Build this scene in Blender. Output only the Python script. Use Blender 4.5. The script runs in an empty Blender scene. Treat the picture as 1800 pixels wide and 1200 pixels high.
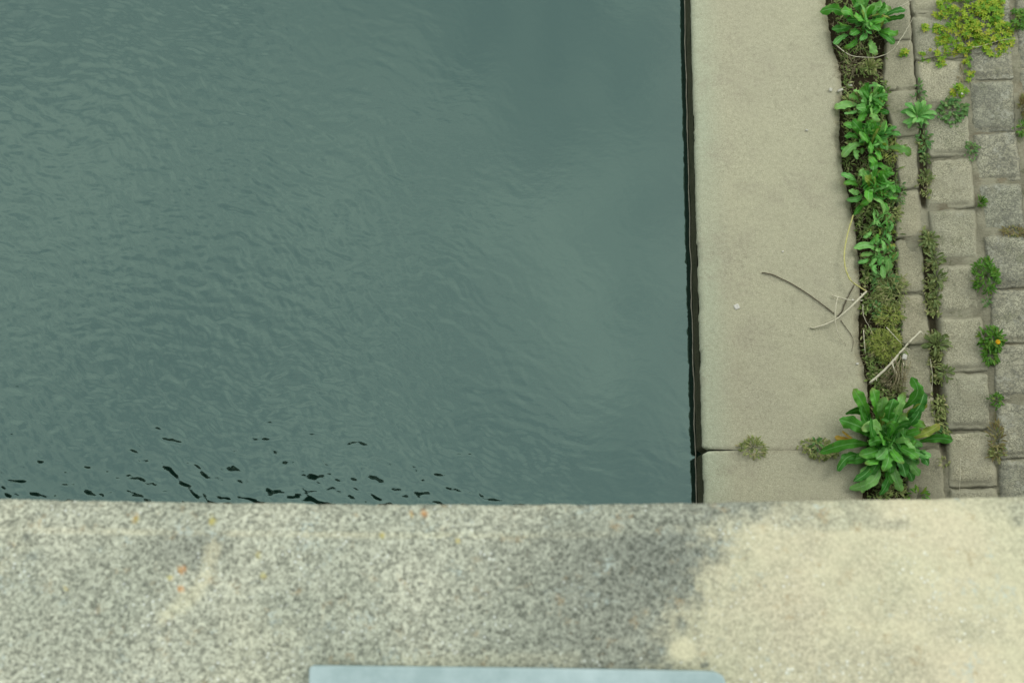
import bpy, math, random
import numpy as np
from mathutils import Vector
random.seed(7); RNG = np.random.RandomState(11)
SC = bpy.context.scene
COL = SC.collection

# ------------------------------------------------------------------ camera, sky, sun, exposure
CAM_Z = 5.7                       # above the top of the quay slab
TILT = math.radians(12.0)         # camera leans 12 degrees forward from straight down
FPX = 1750.0                      # 35 mm on a 36 mm sensor, in pixels of the 1800 px photograph
cam_data = bpy.data.cameras.new('camera'); cam = bpy.data.objects.new('camera', cam_data); COL.objects.link(cam)
cam.location = (0, 0, CAM_Z); cam.rotation_euler = (TILT, 0, 0)
cam_data.lens = 35; cam_data.sensor_width = 36; cam_data.clip_start = 0.05; cam_data.clip_end = 900
cam_data.dof.use_dof = True; cam_data.dof.focus_distance = 5.8; cam_data.dof.aperture_fstop = 8.5
SC.camera = cam

SUN_EL, SUN_ROT = math.radians(36), math.radians(48)
world = bpy.data.worlds.new('World'); SC.world = world; world.use_nodes = True
wt = world.node_tree; wt.nodes.clear()
w_out = wt.nodes.new('ShaderNodeOutputWorld'); w_bg = wt.nodes.new('ShaderNodeBackground')
w_sky = wt.nodes.new('ShaderNodeTexSky'); w_sky.sky_type = 'NISHITA'; w_sky.sun_disc = False
w_sky.sun_elevation = SUN_EL; w_sky.sun_rotation = SUN_ROT; w_sky.dust_density = 3.0
w_tc = wt.nodes.new('ShaderNodeTexCoord')
w_n = wt.nodes.new('ShaderNodeTexNoise'); w_n.inputs['Scale'].default_value = 5.0; w_n.inputs['Detail'].default_value = 6; w_n.inputs['Roughness'].default_value = .68
w_r = wt.nodes.new('ShaderNodeValToRGB')
w_r.color_ramp.elements[0].position = .36; w_r.color_ramp.elements[0].color = (9.4, 10.2, 10.4, 1)
w_r.color_ramp.elements[1].position = .66; w_r.color_ramp.elements[1].color = (15.4, 15.4, 14.5, 1)
w_mix = wt.nodes.new('ShaderNodeMix'); w_mix.data_type = 'RGBA'; w_mix.inputs[0].default_value = .88
wt.links.new(w_tc.outputs['Generated'], w_n.inputs['Vector']); wt.links.new(w_n.outputs['Fac'], w_r.inputs[0])
wt.links.new(w_sky.outputs[0], w_mix.inputs[6]); wt.links.new(w_r.outputs[0], w_mix.inputs[7])
wt.links.new(w_mix.outputs[2], w_bg.inputs['Color']); w_bg.inputs['Strength'].default_value = 0.10
wt.links.new(w_bg.outputs[0], w_out.inputs[0])

sun_data = bpy.data.lights.new('sun', 'SUN'); sun_data.energy = 1.3; sun_data.angle = math.radians(22); sun_data.color = (1, .97, .9)
sun = bpy.data.objects.new('sun', sun_data); COL.objects.link(sun)
sd = Vector((math.sin(SUN_ROT) * math.cos(SUN_EL), math.cos(SUN_ROT) * math.cos(SUN_EL), math.sin(SUN_EL)))
sun.rotation_euler = sd.to_track_quat('Z', 'Y').to_euler()
SC.view_settings.view_transform = 'Standard'; SC.view_settings.look = 'None'
SC.view_settings.exposure = 0.0; SC.view_settings.gamma = 1; SC.view_settings.use_curve_mapping = False

# ------------------------------------------------------------------ placing: a ray of the photograph onto a real surface
def ray(u, v):
    dx, dy = (u - 900) / FPX, (600 - v) / FPX
    c, s = math.cos(TILT), math.sin(TILT)
    return Vector((dx, dy * c + s, dy * s - c))
def on_level(u, v, z=0.0):
    d = ray(u, v); t = (z - CAM_Z) / d.z
    return Vector((d.x * t, d.y * t, z))
TOE0, TOE1 = on_level(1560, 150), on_level(1597, 860)
_t = (TOE0 - TOE1).normalized(); TOE_N = Vector((_t.y, -_t.x, 0)); SLOPE = math.tan(math.radians(14))
def slope_z(x, y): return SLOPE * ((x - TOE0.x) * TOE_N.x + (y - TOE0.y) * TOE_N.y)
def on_slope(u, v, h=0.0):
    d = ray(u, v); o = Vector((0, 0, CAM_Z))
    k = SLOPE * (TOE_N.x * d.x + TOE_N.y * d.y) - d.z
    t = (CAM_Z - h + SLOPE * (TOE0.x * TOE_N.x + TOE0.y * TOE_N.y)) / k
    return o + d * t
def ground_z(x, y): return max(0.0, float(slope_z(x, y)))
def at(u, v, h=0.0):
    p = on_level(u, v, h)
    return p if slope_z(p.x, p.y) <= 0 else on_slope(u, v, h)

# ------------------------------------------------------------------ noise
def _hash(ix, iy, seed):
    h = (ix.astype(np.int64) * 374761393 + iy.astype(np.int64) * 668265263 + seed * 144269) & 0xffffffff
    h = ((h ^ (h >> 13)) * 1274126177) & 0xffffffff
    return ((h ^ (h >> 16)) & 0xffff) / 65535.0
def vnoise(x, y, seed=0):
    x = np.asarray(x, float); y = np.asarray(y, float)
    ix, iy = np.floor(x), np.floor(y); fx, fy = x - ix, y - iy
    fx = fx * fx * (3 - 2 * fx); fy = fy * fy * (3 - 2 * fy)
    a, b = _hash(ix, iy, seed), _hash(ix + 1, iy, seed); c, d = _hash(ix, iy + 1, seed), _hash(ix + 1, iy + 1, seed)
    return (a * (1 - fx) + b * fx) * (1 - fy) + (c * (1 - fx) + d * fx) * fy
def fbm(x, y, seed=0, octv=4):
    s = 0; a = .5; t = 0
    for i in range(octv):
        s = s + a * vnoise(x * 2 ** i + 17.3 * i, y * 2 ** i - 9.1 * i, seed + i); t += a; a *= .5
    return s / t
def smooth(a, b, x):
    t = np.clip((x - a) / (b - a), 0, 1); return t * t * (3 - 2 * t)

# ------------------------------------------------------------------ mesh helpers
def link(name, me, m=None, parent=None, smoothed=True):
    if m is not None: me.materials.append(m)
    if smoothed and len(me.polygons): me.polygons.foreach_set('use_smooth', [True] * len(me.polygons))
    o = bpy.data.objects.new(name, me); COL.objects.link(o)
    if parent is not None: o.parent = parent
    return o
def tag(o, label=None, cat=None, group=None, kind=None):
    if label: o['label'] = label
    if cat: o['category'] = cat
    if group: o['group'] = group
    if kind: o['kind'] = kind
    return o
def empty(name, loc, label=None, cat=None, group=None, kind=None):
    o = bpy.data.objects.new(name, None); COL.objects.link(o); o.location = loc; o.empty_display_size = .1
    return tag(o, label, cat, group, kind)
def grid(name, X, Y, Z, cols=None):
    n, m = X.shape
    co = np.stack([X, Y, Z], -1).reshape(-1, 3)
    i = np.arange(n * m).reshape(n, m)
    f = np.stack([i[:-1, :-1], i[:-1, 1:], i[1:, 1:], i[1:, :-1]], -1).reshape(-1, 4)
    me = bpy.data.meshes.new(name)
    me.vertices.add(n * m); me.vertices.foreach_set('co', co.ravel())
    me.loops.add(f.size); me.loops.foreach_set('vertex_index', f.ravel().astype(np.int32))
    me.polygons.add(len(f)); me.polygons.foreach_set('loop_start', np.arange(0, f.size, 4, dtype=np.int32))
    me.update(calc_edges=True)
    if cols is not None: add_col(me, cols)
    return me
def add_col(me, cols):
    a = me.color_attributes.new('mask', 'FLOAT_COLOR', 'POINT')
    c = np.ones((len(me.vertices), 4)); k = np.asarray(cols).reshape(len(me.vertices), -1); c[:, :k.shape[1]] = k
    a.data.foreach_set('color', c.ravel())
def spaced(*segs):
    """segs: (start, end, step) joined into one increasing list"""
    out = []
    for a, b, s in segs:
        n = max(1, int(round((b - a) / s))); out += list(np.linspace(a, b, n, endpoint=False))
    out.append(segs[-1][1]); return np.array(out)
def local(verts, org): return [(v[0] - org[0], v[1] - org[1], v[2] - org[2]) for v in verts]
def box(name, lo, hi, m, parent=None, bevel=0.0):
    x0, y0, z0 = lo; x1, y1, z1 = hi
    v = [(x0, y0, z0), (x1, y0, z0), (x1, y1, z0), (x0, y1, z0), (x0, y0, z1), (x1, y0, z1), (x1, y1, z1), (x0, y1, z1)]
    f = [(0, 3, 2, 1), (4, 5, 6, 7), (0, 1, 5, 4), (1, 2, 6, 5), (2, 3, 7, 6), (3, 0, 4, 7)]
    me = bpy.data.meshes.new(name); me.from_pydata(v, [], f); o = link(name, me, m, parent, False)
    if bevel:
        b = o.modifiers.new('bevel', 'BEVEL'); b.width = bevel; b.segments = 2
    return o

# ------------------------------------------------------------------ materials
class NT:
    def __init__(s, name):
        s.m = bpy.data.materials.new(name); s.m.use_nodes = True; s.t = s.m.node_tree
        s.b = s.t.nodes['Principled BSDF']; s.out = s.t.nodes['Material Output']; s._p = None
    def n(s, typ, **k):
        nd = s.t.nodes.new('ShaderNode' + typ)
        for a, b in k.items():
            if hasattr(nd, a): setattr(nd, a, b)
        return nd
    def l(s, a, b): s.t.links.new(a, b)
    def pos(s):
        if s._p is None: s._p = s.n('NewGeometry').outputs['Position']
        return s._p
    def noise(s, scale, detail=4, rough=.55, stretch=None):
        nd = s.n('TexNoise'); nd.inputs['Scale'].default_value = scale; nd.inputs['Detail'].default_value = detail; nd.inputs['Roughness'].default_value = rough
        v = s.pos()
        if stretch:
            mp = s.n('Mapping'); mp.inputs['Scale'].default_value = stretch; s.l(v, mp.inputs[0]); v = mp.outputs[0]
        s.l(v, nd.inputs['Vector']); return nd.outputs['Fac']
    def voro(s, scale, feature='F1', out='Distance'):
        nd = s.n('TexVoronoi'); nd.feature = feature; nd.inputs['Scale'].default_value = scale; s.l(s.pos(), nd.inputs['Vector']); return nd.outputs[out]
    def ramp(s, x, a, b, c0=(0, 0, 0), c1=(1, 1, 1)):
        r = s.n('ValToRGB'); e = r.color_ramp.elements
        e[0].position = a; e[1].position = b; e[0].color = (*c0, 1); e[1].color = (*c1, 1); s.l(x, r.inputs[0]); return r.outputs[0]
    def mix(s, fac, a, b, typ='MIX'):
        m = s.n('Mix'); m.data_type = 'RGBA'; m.blend_type = typ
        for sock, v in ((m.inputs[0], fac), (m.inputs[6], a), (m.inputs[7], b)):
            if isinstance(v, (int, float)): sock.default_value = v
            elif isinstance(v, tuple): sock.default_value = (*v, 1)
            else: s.l(v, sock)
        return m.outputs[2]
    def math(s, op, a, b=0.0):
        m = s.n('Math'); m.operation = op
        for sock, v in ((m.inputs[0], a), (m.inputs[1], b)):
            if isinstance(v, (int, float)): sock.default_value = v
            else: s.l(v, sock)
        return m.outputs[0]
    def mask(s, i):
        a = s.n('Attribute'); a.attribute_name = 'mask'
        sp = s.n('SeparateColor'); s.l(a.outputs['Color'], sp.inputs[0]); return sp.outputs[i]
    def bump(s, h, strength, dist):
        b = s.n('Bump'); b.inputs['Strength'].default_value = strength; b.inputs['Distance'].default_value = dist
        s.l(h, b.inputs['Height']); s.l(b.outputs[0], s.b.inputs['Normal']); return b
    def fin(s, col, rough=.9, spec=.3):
        if isinstance(col, tuple): s.b.inputs['Base Color'].default_value = (*col, 1)
        else: s.l(col, s.b.inputs['Base Color'])
        if isinstance(rough, float): s.b.inputs['Roughness'].default_value = rough
        else: s.l(rough, s.b.inputs['Roughness'])
        s.b.inputs['Specular IOR Level'].default_value = spec
        return s.m

def m_slab():
    k = NT('quay_concrete')
    big = k.ramp(k.noise(1.6, 5, .6), .35, .68)
    c = k.mix(big, (.435, .43, .30), (.40, .392, .28))
    c = k.mix(k.mask(0), c, (.40, .45, .325))                      # paler, greener strip along the water
    c = k.mix(k.mask(1), c, (.27, .25, .17))                      # soil washed on from the trench, joints
    st = k.ramp(k.noise(7, 5, .7), .55, .75); c = k.mix(k.math('MULTIPLY', st, .4), c, (.27, .26, .18)); s2 = k.ramp(k.noise(2.6, 6, .75), .52, .62); c = k.mix(k.math('MULTIPLY', s2, .35), c, (.33, .31, .23)); pit = k.ramp(k.noise(110, 3, .6), .66, .70); pz = k.ramp(k.noise(5, 4, .7), .5, .62); c = k.mix(k.math('MULTIPLY', k.math('MULTIPLY', pit, pz), .7), c, (.16, .16, .11))
    gr = k.ramp(k.noise(230, 3, .7), .3, .7, (.66, .66, .66), (1.28, 1.28, 1.28)); c = k.mix(1.0, c, gr, 'MULTIPLY')
    md = k.ramp(k.noise(42, 5, .8), .3, .7, (.84, .84, .83), (1.13, 1.13, 1.13)); c = k.mix(1.0, c, md, 'MULTIPLY')
    sp = k.ramp(k.voro(26), .035, .06, (1, 1, 1), (0, 0, 0)); rn = k.ramp(k.noise(9, 2), .54, .6); c = k.mix(k.math('MULTIPLY', sp, rn), c, (.58, .58, .48))
    dk = k.ramp(k.voro(17), .02, .045, (1, 1, 1), (0, 0, 0)); r2 = k.ramp(k.noise(6, 2), .55, .62); c = k.mix(k.math('MULTIPLY', dk, r2), c, (.14, .13, .09))
    k.bump(k.math('ADD', k.noise(200, 3, .7), k.math('MULTIPLY', k.noise(40, 4, .7), 1.2)), .5, .004)
    return k.fin(c, .93, .2)
def m_face():
    k = NT('mossy_wall')
    c = k.mix(k.ramp(k.noise(9, 5, .7), .35, .7), (.028, .036, .014), (.062, .064, .032))
    c = k.mix(k.ramp(k.noise(90, 4, .7), .55, .75), c, (.12, .12, .08)); c = k.mix(k.ramp(k.noise(140, 3, .7), .64, .70), c, (.26, .26, .18))
    k.bump(k.noise(60, 5, .7), .8, .01); return k.fin(c, .8, .3)
def m_block(lichen, tone):
    k = NT('block_concrete')
    oi = k.n('ObjectInfo').outputs['Random']
    c = k.mix(k.ramp(k.noise(4, 5, .6), .35, .68), tuple(v * 1.12 for v in tone), tuple(v * .84 for v in tone))
    c = k.mix(1.0, c, k.ramp(oi, 0, 1, (.84, .86, .86), (1.12, 1.10, 1.07)), 'MULTIPLY'); ms_ = k.ramp(k.noise(8, 6, .8), .56, .68); c = k.mix(k.math('MULTIPLY', ms_, .55), c, (.17, .19, .10)); m2_ = k.ramp(k.noise(5.2, 6, .8), .55, .66); c = k.mix(k.math('MULTIPLY', m2_, .45), c, (.24, .225, .16))
    # bare worn face: pale grains in a darker paste
    gr = k.ramp(k.noise(150, 4, .75), .40, .60, (.42, .43, .40), (1.42, 1.42, 1.36))
    c = k.mix(k.math('MULTIPLY', k.mask(0), .85), c, k.mix(1.0, c, gr, 'MULTIPLY'))
    g2 = k.ramp(k.noise(120, 3, .7), .3, .7, (.86, .86, .86), (1.12, 1.12, 1.12)); c = k.mix(1.0, c, g2, 'MULTIPLY')
    c = k.mix(k.mask(1), c, (.075, .075, .048))                    # dirty rims, plus shade painted in under the raised face
    c = k.mix(k.math('MULTIPLY', k.mask(2), .75), c, (.37, .36, .25))  # silt
    if lichen > 0:
        wv = k.n('TexVoronoi'); wv.inputs['Scale'].default_value = 17; wv.inputs['Randomness'].default_value = 1
        mp = k.n('Mix'); mp.data_type = 'VECTOR'; mp.inputs[0].default_value = .045
        nn = k.n('TexNoise'); nn.inputs['Scale'].default_value = 24; nn.inputs['Detail'].default_value = 4; k.l(k.pos(), nn.inputs['Vector'])
        k.l(k.pos(), mp.inputs[4]); k.l(nn.outputs['Color'], mp.inputs[5]); k.l(mp.outputs[1], wv.inputs['Vector'])
        ringd = wv.outputs['Distance']
        ring = k.math('SUBTRACT', k.ramp(ringd, .26, .36), k.ramp(ringd, .40, .50))
        patch = k.ramp(k.noise(5.5, 5, .7), .42, .56)
        crust = k.ramp(k.noise(75, 5, .8), .44, .58)
        c = k.mix(k.math('MULTIPLY', k.math('MULTIPLY', crust, patch), .7 * lichen), c, (.15, .155, .13))
        ln = k.ramp(k.math('ABSOLUTE', k.math('SUBTRACT', k.noise(26, 5, .7), .5)), .012, .035, (1, 1, 1), (0, 0, 0))
        c = k.mix(k.math('MULTIPLY', ln, .6 * lichen), c, (.10, .105, .085))
        c = k.mix(k.math('MULTIPLY', k.math('MULTIPLY', ring, k.ramp(k.noise(7, 3), .55, .62)), .5 * lichen), c, (.40, .41, .34))
        pale = k.ramp(k.noise(13, 6, .75), .56, .66); c = k.mix(k.math('MULTIPLY', pale, .5 * lichen), c, (.44, .455, .38))
    k.bump(k.math('ADD', k.noise(170, 4, .75), k.math('MULTIPLY', k.noise(45, 5, .75), 1.5)), .75, .006)
    return k.fin(c, .95, .2)
def m_soil():
    k = NT('soil')
    c = k.mix(k.ramp(k.noise(25, 6, .75), .3, .7), (.022, .019, .009), (.075, .062, .032))
    t = k.mix(k.ramp(k.noise(60, 6, .75), .3, .7), (.30, .295, .205), (.40, .39, .28))
    red = k.ramp(k.noise(5, 4, .6), .55, .66); t = k.mix(k.math('MULTIPLY', red, .45), t, (.16, .10, .05))
    grn = k.ramp(k.noise(11, 4, .7), .56, .68); t = k.mix(k.math('MULTIPLY', grn, .6), t, (.09, .11, .035))
    c = k.mix(k.mask(0), c, t)
    k.bump(k.noise(70, 6, .8), 1.0, .012); return k.fin(c, .97, .15)
def m_bank():
    k = NT('grass_bank')
    c = k.mix(k.ramp(k.noise(3, 6, .7), .35, .65), (.05, .075, .02), (.10, .10, .045)); k.bump(k.noise(20, 5, .7), 1, .05); return k.fin(c, .97, .1)
def m_ledge():
    k = NT('ledge_concrete')
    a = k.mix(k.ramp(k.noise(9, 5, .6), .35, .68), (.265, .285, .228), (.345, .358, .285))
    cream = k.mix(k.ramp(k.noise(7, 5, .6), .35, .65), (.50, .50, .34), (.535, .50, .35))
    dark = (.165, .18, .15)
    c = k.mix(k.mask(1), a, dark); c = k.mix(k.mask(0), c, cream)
    cv = k.n('SeparateColor'); k.l(k.voro(430, 'F1', 'Color'), cv.inputs[0]); cv2 = k.n('SeparateColor'); k.l(k.voro(250, 'F1', 'Color'), cv2.inputs[0])
    g1 = k.math('ADD', k.math('ADD', k.math('MULTIPLY', cv.outputs[0], .30), k.math('MULTIPLY', cv2.outputs[0], .24)), k.math('MULTIPLY', k.noise(200, 3, .8), .46))
    hard = k.mix(1.0, c, k.ramp(g1, .27, .73, (.45, .46, .45), (1.62, 1.62, 1.60)), 'MULTIPLY')
    soft = k.mix(1.0, c, k.ramp(g1, .30, .70, (.90, .90, .90), (1.09, 1.09, 1.09)), 'MULTIPLY')
    c = k.mix(k.math('MULTIPLY', k.mask(0), .95), hard, soft)
    wt_ = k.ramp(k.voro(150), .14, .26, (1, 1, 1), (0, 0, 0)); wn = k.ramp(k.noise(16, 4, .7), .50, .60)
    c = k.mix(k.math('MULTIPLY', k.math('MULTIPLY', wt_, wn), .6), c, (.74, .79, .75))
    wt2 = k.ramp(k.noise(150, 3, .7), .48, .58)
    br = k.ramp(k.noise(46, 4, .7), .60, .72); c = k.mix(k.math('MULTIPLY', br, .5), c, (.30, .22, .11)); bl = k.ramp(k.noise(19, 5, .8), .57, .66); c = k.mix(k.math('MULTIPLY', k.math('MULTIPLY', bl, wt2), .6), c, (.42, .50, .46))
    c = k.mix(k.math('MULTIPLY', k.mask(2), k.ramp(k.noise(130, 3, .7), .35, .6, (.35, .35, .35))), c, k.mix(k.ramp(k.noise(28, 2), .45, .6), (.50, .20, .025), (.42, .38, .09)))
    k.bump(g1, .5, .003); return k.fin(c, .93, .2)
def m_plain(name, c0, c1, scale=8., rough=.9, b=.5):
    k = NT(name); c = k.mix(k.ramp(k.noise(scale, 5, .65), .35, .65), c0, c1); k.bump(k.noise(scale * 8, 4, .7), b, .006); return k.fin(c, rough, .3)
def m_paint():
    k = NT('pale_blue_paint')
    c = k.mix(k.ramp(k.noise(7, 5, .75), .38, .64), (.25, .345, .345), (.37, .475, .48))
    c = k.mix(k.math('MULTIPLY', k.ramp(k.noise(60, 5, .8), .60, .7), .5), c, (.26, .36, .38))
    k.bump(k.noise(80, 3), .2, .002); return k.fin(c, .5, .5)
def m_water():
    k = NT('river_water')
    k.b.inputs['IOR'].default_value = 2.26
    k.b.inputs['Specular Tint'].default_value = (.67, 1.0, .90, 1)
    n1 = k.noise(24, 3, .5, (1, 2.2, 1)); k.bump(n1, .05, .006)
    m = k.fin((.004, .016, .011), .04, .5); return m
def m_leaf(name, lo, hi, rib, gloss=.5, aged=(.16, .15, .03), trans=.15):
    k = NT(name)
    uv = k.n('UVMap'); sp = k.n('SeparateXYZ'); k.l(uv.outputs[0], sp.inputs[0]); u, v = sp.outputs[0], sp.outputs[1]
    oi = k.n('ObjectInfo').outputs['Random']
    d = k.math('ABSOLUTE', k.math('SUBTRACT', u, .5))
    c = k.mix(k.ramp(oi, 0, 1), lo, hi)
    c = k.mix(k.math('MULTIPLY', k.ramp(k.noise(22, 4, .7), .35, .7), .55), c, tuple(x * .62 for x in lo))
    vein = k.math('FRACT', k.math('ADD', k.math('MULTIPLY', v, 11.0), k.math('MULTIPLY', d, -7.0)))
    vm = k.ramp(k.math('ABSOLUTE', k.math('SUBTRACT', vein, .5)), .02, .10, (1, 1, 1), (0, 0, 0))
    c = k.mix(k.math('MULTIPLY', vm, .30), c, rib)
    mid = k.ramp(d, .025, .06, (1, 1, 1), (0, 0, 0)); c = k.mix(k.math('MULTIPLY', mid, .8), c, rib)
    sptt = k.ramp(k.noise(45, 4, .7), .62, .68); c = k.mix(k.math('MULTIPLY', sptt, .6), c, aged)
    tipa = k.math('MULTIPLY', k.ramp(v, .82, 1.0), k.ramp(oi, .55, .9)); c = k.mix(k.math('MULTIPLY', tipa, .7), c, aged)
    h = k.math('ADD', k.math('MULTIPLY', vm, -.4), k.math('MULTIPLY', k.noise(90, 3), 1.0)); k.bump(h, .5, .0025)
    k.fin(c, gloss, .28)
    tr = k.n('BsdfTranslucent'); k.l(k.mix(1.0, c, (1.3, 1.5, .6), 'MULTIPLY'), tr.inputs[0])
    ms = k.n('MixShader'); ms.inputs[0].default_value = trans; k.l(k.b.outputs[0], ms.inputs[1]); k.l(tr.outputs[0], ms.inputs[2]); k.l(ms.outputs[0], k.out.inputs[0])
    return k.m
def m_weed(name, a, b, c_):
    """small leaves: mask.r is a chance value per leaf, mask.g runs from base to tip"""
    k = NT(name); r = k.mask(0)
    c = k.mix(k.ramp(r, 0, .75), a, b); c = k.mix(k.ramp(r, .78, .95), c, c_)
    c = k.mix(k.math('MULTIPLY', k.noise(60, 3), .4), c, tuple(x * .55 for x in a))
    k.fin(c, .6, .3)
    tr = k.n('BsdfTranslucent'); k.l(c, tr.inputs[0]); ms = k.n('MixShader'); ms.inputs[0].default_value = .25
    k.l(k.b.outputs[0], ms.inputs[1]); k.l(tr.outputs[0], ms.inputs[2]); k.l(ms.outputs[0], k.out.inputs[0]); return k.m

M = dict(slab=m_slab(), face=m_face(), soil=m_soil(), bank=m_bank(), ledge=m_ledge(), paint=m_paint(), water=m_water(),
    block1=m_block(0, (.39, .375, .27)), block2=m_block(.25, (.43, .42, .31)), block3=m_block(1.0, (.43, .43, .33)),
    deck=m_plain('bridge_concrete', (.10, .10, .085), (.16, .16, .135), 3), pale_strip=m_plain('waterline_strip', (.26, .25, .19), (.36, .35, .27), 30),
    bed=m_plain('river_mud', (.02, .03, .02), (.04, .05, .03), 4),
    dock=m_leaf('dock_leaf', (.030, .18, .016), (.15, .50, .055), (.20, .45, .15)),
    dock_pale=m_leaf('dock_leaf_pale', (.12, .40, .08), (.30, .60, .16), (.30, .52, .22)),
    dock_worn=m_leaf('dock_leaf_worn', (.20, .34, .04), (.30, .36, .06), (.4, .45, .15), .6, (.22, .13, .03)),
    dock_old=m_leaf('dock_leaf_old', (.42, .27, .03), (.50, .33, .05), (.5, .4, .1)),
    rose=m_leaf('rosette_leaf', (.13, .20, .06), (.20, .27, .09), (.30, .35, .15), .6, (.2, .14, .05)),
    rose_green=m_leaf('rosette_leaf_green', (.08, .24, .045), (.14, .33, .07), (.25, .4, .12), .55),
    spurge=m_weed('spurge', (.12, .34, .02), (.40, .54, .03), (.50, .50, .05)),
    herb=m_weed('herb', (.08, .22, .055), (.17, .34, .09), (.24, .30, .11)),
    herb_dull=m_weed('herb_dull', (.19, .26, .07), (.38, .44, .15), (.50, .46, .24)),
    cover=m_weed('cover_weed', (.10, .18, .04), (.30, .42, .11), (.42, .40, .20)),
    moss=m_weed('moss_weed', (.20, .28, .05), (.42, .50, .10), (.48, .46, .18)),
    dry=m_weed('dry_grass', (.27, .24, .12), (.55, .51, .32), (.13, .10, .05)),
    rusty=m_weed('rusty_grass', (.20, .16, .06), (.34, .32, .12), (.18, .28, .06)),
    bright=m_weed('bright_herb', (.06, .20, .015), (.13, .32, .03), (.2, .3, .04)),
    twig=m_plain('pale_twig', (.52, .50, .36), (.68, .66, .50), 60, .7), twig_y=m_plain('yellow_twig', (.45, .45, .12), (.60, .58, .25), 40, .6),
    twig_d=m_plain('dark_twig', (.075, .065, .04), (.14, .12, .08), 60, .8), stone=m_plain('pale_chip', (.42, .42, .35), (.56, .56, .47), 60),
    white=m_plain('white_chip', (.55, .55, .5), (.68, .68, .6), 60), petal=m_plain('yellow_petal', (.75, .42, .005), (.85, .52, .01), 90, .6),
    stem=m_plain('green_stem', (.12, .18, .05), (.19, .22, .08), 60, .6))

# ------------------------------------------------------------------ setting: water, river bed, ground
WZ = -0.225
def waves(X, Y):
    env = smooth(.7, -1.5, X + .25 * (Y - 1)) * .90 + .10
    env = env * (.45 + .55 * smooth(3.6, 1.4, Y)) * (.75 + .5 * fbm(X * .9, Y * .9, 5, 3))
    wx = X + .12 * (fbm(X * 2.6, Y * 2.6, 21, 4) - .5) ; wy = Y + .16 * (fbm(X * 2.4, Y * 3.0, 31, 4) - .5)
    Z = np.zeros_like(X); r = np.random.RandomState(4)
    for i in range(80):
        lam = .038 * (5.6 ** (r.rand() ** .95)); ang = math.radians(65 + r.randn() * 27); k = 2 * math.pi / lam
        slope = .0106 * (.75 + .5 * r.rand()) * (1.0 if lam < .12 else .58)
        ph = k * (wx * math.cos(ang) + wy * math.sin(ang)) + r.rand() * 6.28
        s = np.sin(ph); Z += slope / k * (s + .30 * np.cos(2 * ph))
    env = env * (1 + .28 * smooth(1.3, .4, Y))
    fine = smooth(-4.3, -3.9, X) * smooth(-.7, -.45, Y) * smooth(5.4, 5.0, Y); env = env * (1 - .22 * smooth(-1.5, -2.6, X) * smooth(1.4, .5, Y))
    return Z * env * (.15 + .85 * fine)
xs = spaced((-150, -20, 10), (-20, -4.3, .7), (-4.3, 1.25, .0078), (1.25, 2.9, .2))
ys = spaced((-80, -12, 6), (-12, -.5, .5), (-.5, 5.4, .0078), (5.4, 16, .5), (16, 150, 10))
X, Y = np.meshgrid(xs, ys)
o = link('water', grid('water', X, Y, WZ + waves(X, Y)), M['water']); tag(o, 'calm grey green river water with fine ripples', kind='structure')
o = box('river_bed', (-150, -80, -3.2), (2.6, 150, -2.6), M['bed']); tag(o, kind='structure')

# kerb outline, both edges read off the photograph on the slab's own level
L_EDGE = [(1216, 0), (1222, 200), (1229, 400), (1234, 600), (1237, 790), (1239, 880)]
R_EDGE = [(1453, 0), (1460, 45), (1468, 88), (1480, 130), (1482, 165), (1478, 230), (1483, 300), (1497, 352), (1505, 400), (1512, 470), (1515, 520), (1511, 570), (1516, 630), (1526, 672), (1528, 740), (1526, 800), (1518, 880)]
def world_line(pts):
    w = [on_level(u, v) for u, v in pts]; y = np.array([p.y for p in w])[::-1]; x = np.array([p.x for p in w])[::-1]
    k = (x[-1] - x[0]) / (y[-1] - y[0])
    def f(t):
        t = np.asarray(t, float); r = np.interp(t, y, x)
        return np.where(t < y[0], x[0] + (t - y[0]) * k, np.where(t > y[-1], x[-1] + (t - y[-1]) * k, r))
    return f
KL = world_line([L_EDGE[0], L_EDGE[-1]]); KR = world_line(R_EDGE)
JY = on_level(1300, 791).y                       # the open joint
quay = empty('quay_wall', (float(KL(JY)), JY, 0), 'flat pale concrete quay edge with a dark mossy side, beside the river', 'quay')
qo = np.array(quay.location)
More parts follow.
